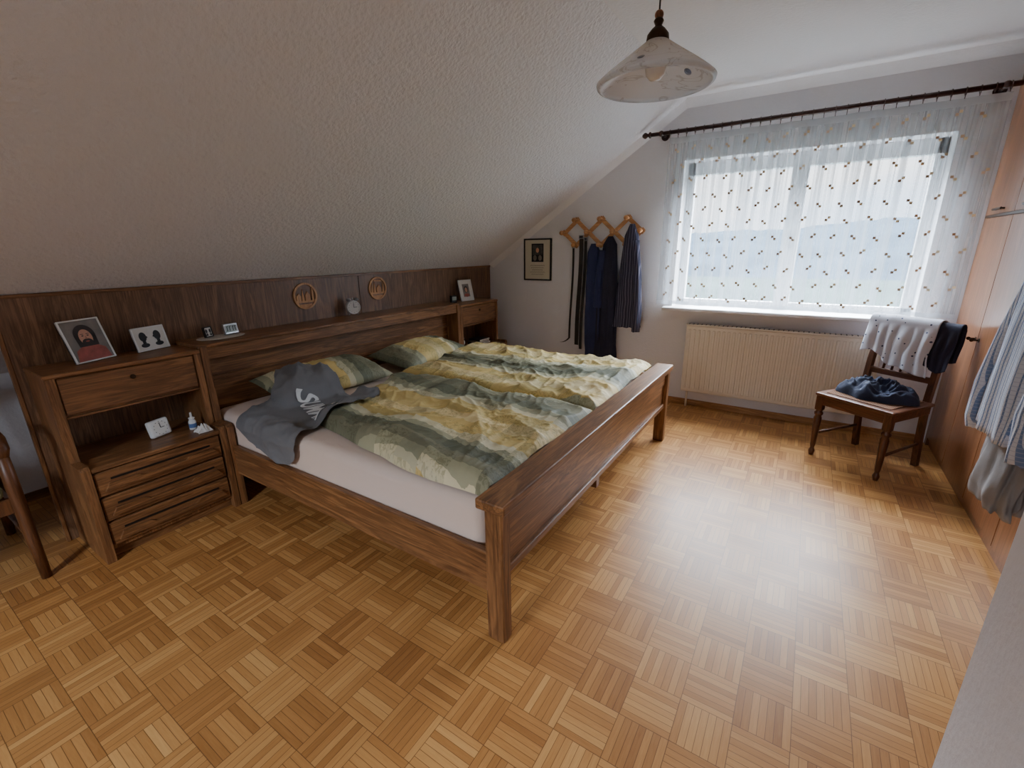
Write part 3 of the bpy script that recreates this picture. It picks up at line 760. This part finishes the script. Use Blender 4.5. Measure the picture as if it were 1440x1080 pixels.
# ---------------------------------------------------------------- wardrobe
b=B('fitted_wardrobe'); wy0,wy1=1.19,4.15; wx=.88; nd=6; dw=(wy1-wy0)/nd
b.box(wx+.022,XR-.02,wy0,wy1,.0,2.37,WARD,.001)
b.box(wx+.03,wx+.04,wy0,wy1,0,.07,OY,0)
b.box(wx+.005,wx+.022,wy1,YW-.002,0,2.37,WARD,.001)
for k in range(nd):
    a,c=wy0+k*dw+.002,wy0+(k+1)*dw-.002
    b.box(wx,wx+.02,a,c,.065,1.548,WARD,.002); b.box(wx,wx+.02,a,c,1.566,2.365,WARD,.002)
    m=(a+c)/2
    b.box(wx-.022,wx-.012,m-.08,m+.08,1.585,1.60,BRONZE,.004)
    for q in(-.07,.07): b.cyl((wx-.014,m+q,1.592),(wx,m+q,1.592),.005,.005,BRONZE,8)
    e=a+.03 if k%2 else c-.03
    b.cyl((wx-.003,e,.86),(wx,e,.86),.012,.012,BRONZE,14); b.box(wx-.025,wx-.003,e-.0015,e+.0015,.855,.865,BRONZE,.001); b.cyl((wx-.032,e-.003,.86),(wx-.032,e+.003,.86),.010,.010,BRONZE,14)
b.box(wx-.004,wx,wy0,wy1,1.549,1.565,BRONZE,.001)
b.finish()
# shirt on hanger
SHB=stripes('blue_white_striped_shirt',lin(208,214,224),lin(112,136,176),'y',60,.62,lin(170,180,200))
GREY=plain('grey_linen',lin(140,138,138),.9,bump=.4,bscale=30,var=.15)
b=B('shirt_on_hanger'); hx=.765; hy=2.47
loft(b,[(hx,hy,1.38,.03,.05),(hx,hy,1.34,.045,.13),(hx,hy,1.27,.055,.20),(hx-.005,hy,1.1,.062,.215),(hx-.01,hy,.85,.068,.225),(hx-.01,hy,.66,.07,.235)],SHB,9,.12,21)
loft(b,[(hx,hy+.17,1.28,.04,.05),(hx-.015,hy+.235,1.05,.045,.05),(hx-.03,hy+.25,.82,.05,.052),(hx-.03,hy+.25,.66,.052,.055),(hx-.03,hy+.25,.61,.04,.042)],SHB,4,.14,23)
loft(b,[(hx,hy-.17,1.28,.04,.05),(hx-.015,hy-.235,1.05,.045,.05),(hx-.03,hy-.25,.82,.05,.052),(hx-.03,hy-.25,.64,.042,.045)],SHB,4,.14,25)
b.tube([(hx,hy,1.36),(hx,hy,1.5),(hx+.02,hy,1.56),(hx+.06,hy,1.585),(hx+.098,hy,1.605)],.0025,METAL,8)
loft(b,[(hx,hy-.06,.80,.04,.15),(hx-.005,hy-.07,.6,.055,.17),(hx-.01,hy-.07,.46,.06,.17),(hx-.01,hy-.07,.40,.05,.15)],GREY,7,.16,31)
b.finish()
# ---------------------------------------------------------------- chair right
def chair():
    b=B('antique_dining_chair'); W=.205; Dp=.20
    CANE=NT('pressed_cane_seat'); ck=CANE.node('ShaderNodeTexChecker',{'Vector':CANE.coord(),'Scale':110.0,'Color1':lin(130,92,64),'Color2':lin(70,44,30)}); CANE.P(Base_Color=ck.outputs[0],Roughness=.8); CANE.b.inputs['Specular IOR Level'].default_value=.2
    leg=[(0,0),(.014,0),(.016,.012),(.020,.03),(.014,.045),(.012,.055),(.016,.075),(.021,.20),(.024,.27),(.018,.29),(.026,.30),(.026,.312),(.018,.322),(.024,.335)]
    for sx in(-1,1):
        b.lathe(leg,(sx*W,-Dp,0),CH,20); b.box(sx*W-.022,sx*W+.022,-Dp-.022,-Dp+.022,.33,.435,CH,.004)
        pts=[(sx*(W-.02),Dp+.05,0),(sx*(W-.02),Dp+.02,.2),(sx*(W-.02),Dp,.44),(sx*(W-.02),Dp+.02,.65),(sx*(W-.02),Dp+.07,.90)]
        V=[];F=[]
        for p in pts:
            for dx,dy in((-.016,-.018),(.016,-.018),(.016,.018),(-.016,.018)): V.append((p[0]+dx,p[1]+dy,p[2]))
        for k in range(len(pts)-1):
            for i in range(4): j=(i+1)%4; F.append([k*4+i,k*4+j,k*4+4+j,k*4+4+i])
        F+=[[0,1,2,3],[len(V)-4+i for i in range(4)]]
        b.geo(V,F,CH)
        b.box(sx*W-.01,sx*W+.01,-Dp,Dp,.375,.43,CHX,.003)
    b.box(-W,W,-Dp-.012,-Dp+.012,.37,.432,CHX,.003); b.box(-W+.02,W-.02,Dp-.01,Dp+.01,.37,.43,CHX,.003)
    b.box(-W-.03,W+.03,-Dp-.03,Dp-.005,.432,.452,CHX,.009,seg=3)
    b.box(-W+.015,W-.015,-Dp+.015,Dp-.04,.452,.457,CANE.m,.002)
    b.box(-W+.02,W-.02,Dp+.035,Dp+.06,.80,.90,CHX,.006); b.box(-W+.02,W-.02,Dp+.002,Dp+.022,.56,.60,CHX,.005)
    for x in(-.1,-.05,0,.05,.1): b.tube([(x,Dp+.012,.59),(x,Dp+.03,.7),(x,Dp+.047,.81)],.008,CH,8)
    b.cyl((-W,-Dp+.02,.16),(-W+.02,Dp+.02,.16),.009,.009,CH,10); b.cyl((W,-Dp+.02,.16),(W-.02,Dp+.02,.16),.009,.009,CH,10)
    return b.finish(loc=(.47,3.60,0),rot=(0,0,math.radians(-34.5)))
chair()
CM=Matrix.Translation((.47,3.60,0))@Matrix.Rotation(math.radians(-34.5),4,'Z')
def over_rail(name,mat,x0,x1,lf,lb,r,seed,yoff=0,skew=0,thick=.004):
    b=B(name); top=Vector((0,.2475+yoff,.905)); nu,nv=60,70; V=[];F=[];UV=[]
    for i in range(nu+1):
        u=i/nu; x=x0+(x1-x0)*u
        l1=lf*(1+.28*N3(u*3,seed,1))+skew*u; l2=lb*(1+.15*N3(u*3,seed,4))
        for j in range(nv+1):
            s=-l1+(l1+l2+math.pi*r)*j/nv
            fo=.012*math.sin(u*20+seed+2*N3(u*2,s*3,seed))+.014*N3(u*6,s*6,seed)
            if s<0: y=-r-abs(fo)*min(1,-s*12)-(-s)*.16; z=s
            elif s<math.pi*r: a=s/r; y=-r*math.cos(a); z=r*math.sin(a)
            else: y=r+abs(fo)*.6+(s-math.pi*r)*-.1; z=-(s-math.pi*r)
            dx=.035*N3(s*5,seed,u*2)*min(1,abs(s)*6)
            V.append((x+dx,top.y+y,top.z+z+.01*N3(u*4,seed,7))); UV.append((x,s))
    for i in range(nu):
        for j in range(nv): F.append([i*(nv+1)+j,(i+1)*(nv+1)+j,(i+1)*(nv+1)+j+1,i*(nv+1)+j+1])
    b.geo(V,F,mat,True,CM,uv=UV); return b.finish(solid=thick,solid_off=1)
PD=NT('polka_dot_cotton'); uvn=PD.coord('UV'); vo=PD.node('ShaderNodeTexVoronoi',{'Vector':uvn,'Scale':30.0,'Randomness':.6}).outputs['Distance']
PD.P(Base_Color=PD.mix(PD.math('LESS_THAN',vo,.17),lin(200,202,212),lin(50,58,92)),Roughness=.85)
over_rail('dark_pullover',NAVY2,-.02,.25,.24,.20,.034,3)
over_rail('polka_dot_blouse',PD.m,-.235,.15,.20,.18,.046,6,skew=.10)
def pile(name,c,rx,ry,h,mat,seed,z0):
    b=B(name); nr,na=40,90; V=[];F=[]
    for k in range(nr+1):
        q=k/nr
        for i in range(na):
            a=2*math.pi*i/na; R=1+.3*N3(math.cos(a)*1.8,math.sin(a)*1.8,seed)
            x=q*rx*R*math.cos(a); y=q*ry*R*math.sin(a)
            e=(1-q**3.5)**.6 if q<1 else 0
            z=z0+e*(h*.45+h*.7*max(0,1-abs(N3(x*9,y*9+.1*math.sin(x*20),seed))*2.4)+h*.35*max(0,1-abs(N3(x*22,y*22,seed+4))*2.4))
            V.append((c[0]+x,c[1]+y,z))
    for k in range(nr):
        for i in range(na): j=(i+1)%na; F.append([k*na+i,k*na+j,(k+1)*na+j,(k+1)*na+i])
    b.geo(V,F,mat,True,CM); return b.finish()
pile('folded_jeans',(-.01,.02),.225,.16,.08,plain('dark_denim',lin(34,42,66),.85,bump=.4,bscale=60,var=.25),5,.459)
# ---------------------------------------------------------------- armchair left
b=B('wooden_armchair')
CUSH=stripes('green_check_cushion',lin(112,116,84),lin(150,150,112),'x',18,.5)
ax0,ax1,ay0,ay1=-3.28,-2.74,-.29,.29
for y in(ay0,ay1):
    b.tube([(ax1+.03,y,0),(ax1,y,.2),(ax1-.01,y,.45),(ax1-.01,y,.64)],[.018,.022,.024,.020],BEECHC,10)
    b.tube([(ax0-.05,y,0),(ax0,y,.25),(ax0,y,.45),(ax0-.03,y,.70),(ax0-.07,y,.84)],[.018,.022,.024,.022,.018],BEECHC,10)
    b.tube([(ax0-.02,y,.66),(ax0+.2,y,.68),(ax1-.1,y,.68),(ax1+.0,y,.665),(ax1+.045,y,.63),(ax1+.045,y,.60)],[.018,.02,.026,.028,.024,.016],BEECHC,12)
    b.box(ax0,ax1,y-.015,y+.015,.33,.40,BEECHC,.004); b.tube([(ax0,y,.18),(ax1,y,.18)],.011,BEECHC,8)
    for k in range(3): x=ax0+.14+k*.13; b.tube([(x,y,.4),(x,y,.67)],.009,BEECHC,8)
b.box(ax1-.03,ax1,ay0,ay1,.33,.40,BEECHC,.004); b.box(ax0-.01,ax0+.02,ay0,ay1,.33,.40,BEECHC,.004)
b.box(ax0-.08,ax0-.05,ay0,ay1,.76,.83,BEECHC,.008); 
for k in range(6): y=ay0+.08+k*.085; b.tube([(ax0+.005,y,.39),(ax0-.035,y,.6),(ax0-.062,y,.78)],.009,BEECHC,8)
b.box(ax0+.03,ax1+.01,ay0+.03,ay1-.03,.402,.48,CUSH,.03,seg=4,smooth=True)
b.finish()
# ---------------------------------------------------------------- outdoors
GR=plain('meadow_grass',lin(42,50,48),1.0,var=.2,bscale=.3,spec=0); HL=plain('wooded_hillside',lin(33,41,48),1.0,var=.25,bscale=.4,spec=0)
b=B('ground_outside'); b.box(-300,300,5,420,-5.2,-5,GR,0); b.finish(keep=True)
b=B('distant_hills'); V=[];F=[];nx,ny=160,16
for i in range(nx+1):
    x=-260+520*i/nx
    for j in range(ny+1):
        t=j/ny; y=110+t*170
        ridge=12+3*math.sin(x*.018+1)+4*N3(x*.02,0,3)
        z=-5+(ridge)*math.sin(min(1,t*1.1)*math.pi/2)+1.4*N3(x*.3,y*.3,1)*t+.9*N3(x*.9,y*.9,4)*t
        V.append((x,y,z))
for i in range(nx):
    for j in range(ny): F.append([i*(ny+1)+j,(i+1)*(ny+1)+j,(i+1)*(ny+1)+j+1,i*(ny+1)+j+1])
b.geo(V,F,HL,True); b.finish(keep=True)
# ---------------------------------------------------------------- world & light
w=D.worlds.new('World'); S.world=w; w.use_nodes=True; nt=w.node_tree; bg=nt.nodes['Background']
def wn(t,**k):
    n=nt.nodes.new(t)
    for a,v in k.items(): setattr(n,a,v)
    return n
tc=wn('ShaderNodeTexCoord'); sp=wn('ShaderNodeSeparateXYZ'); nt.links.new(tc.outputs['Generated'],sp.inputs[0])
nz=wn('ShaderNodeTexNoise'); mp=wn('ShaderNodeMapping'); mp.inputs['Scale'].default_value=(1,1,3); nt.links.new(tc.outputs['Generated'],mp.inputs[0]); nt.links.new(mp.outputs[0],nz.inputs['Vector']); nz.inputs['Scale'].default_value=4; nz.inputs['Detail'].default_value=5
cr=wn('ShaderNodeValToRGB'); cr.color_ramp.elements[0].position=.38; cr.color_ramp.elements[0].color=(.62,.76,.94,1); cr.color_ramp.elements[1].position=.6; cr.color_ramp.elements[1].color=(.91,.95,1,1)
nt.links.new(nz.outputs['Fac'],cr.inputs[0]); nt.links.new(cr.outputs[0],bg.inputs[0])
mr=wn('ShaderNodeMapRange'); nt.links.new(sp.outputs[2],mr.inputs[0]); mr.inputs[1].default_value=.17; mr.inputs[2].default_value=.50; mr.inputs[3].default_value=4.2; mr.inputs[4].default_value=96.0
nt.links.new(mr.outputs[0],bg.inputs[1])
def portal(name,loc,rot,sx,sy):
    l=D.lights.new(name,'AREA'); l.shape='RECTANGLE'; l.size=sx; l.size_y=sy; l.cycles.is_portal=True
    o=D.objects.new(name,l); S.collection.objects.link(o); o.location=loc; o.rotation_euler=rot
portal('window_daylight_portal',((OX0+OX1)/2,YW+.28,(OZ0+OZ1)/2),(math.radians(-90),0,0),OX1-OX0,OZ1-OZ0)
portal('added_fill_portal',((BX0+BX1)/2,YB-.09,(BZ0+BZ1)/2),(math.radians(90),0,0),BX1-BX0,BZ1-BZ0)  # portal for the added fill opening, not a known window
# ---------------------------------------------------------------- camera
ex=Vector((.8415,.1453,-.5205)); ey=Vector((.5404,-.2474,.8043)); ez=Vector((-.0119,-.9581,-.2867))
R=Vector((ex.x,ey.x,ez.x)).normalized(); F_=Vector((ex.z,ey.z,ez.z)).normalized(); U=R.cross(F_).normalized(); R=F_.cross(U).normalized()
cam=D.cameras.new('Camera'); co=D.objects.new('Camera',cam); S.collection.objects.link(co)
M=Matrix(((R.x,U.x,-F_.x,0),(R.y,U.y,-F_.y,0),(R.z,U.z,-F_.z,1.4),(0,0,0,1))); co.matrix_world=M
cam.lens=15.85; cam.sensor_width=36; cam.clip_start=.02; cam.clip_end=2000
S.camera=co
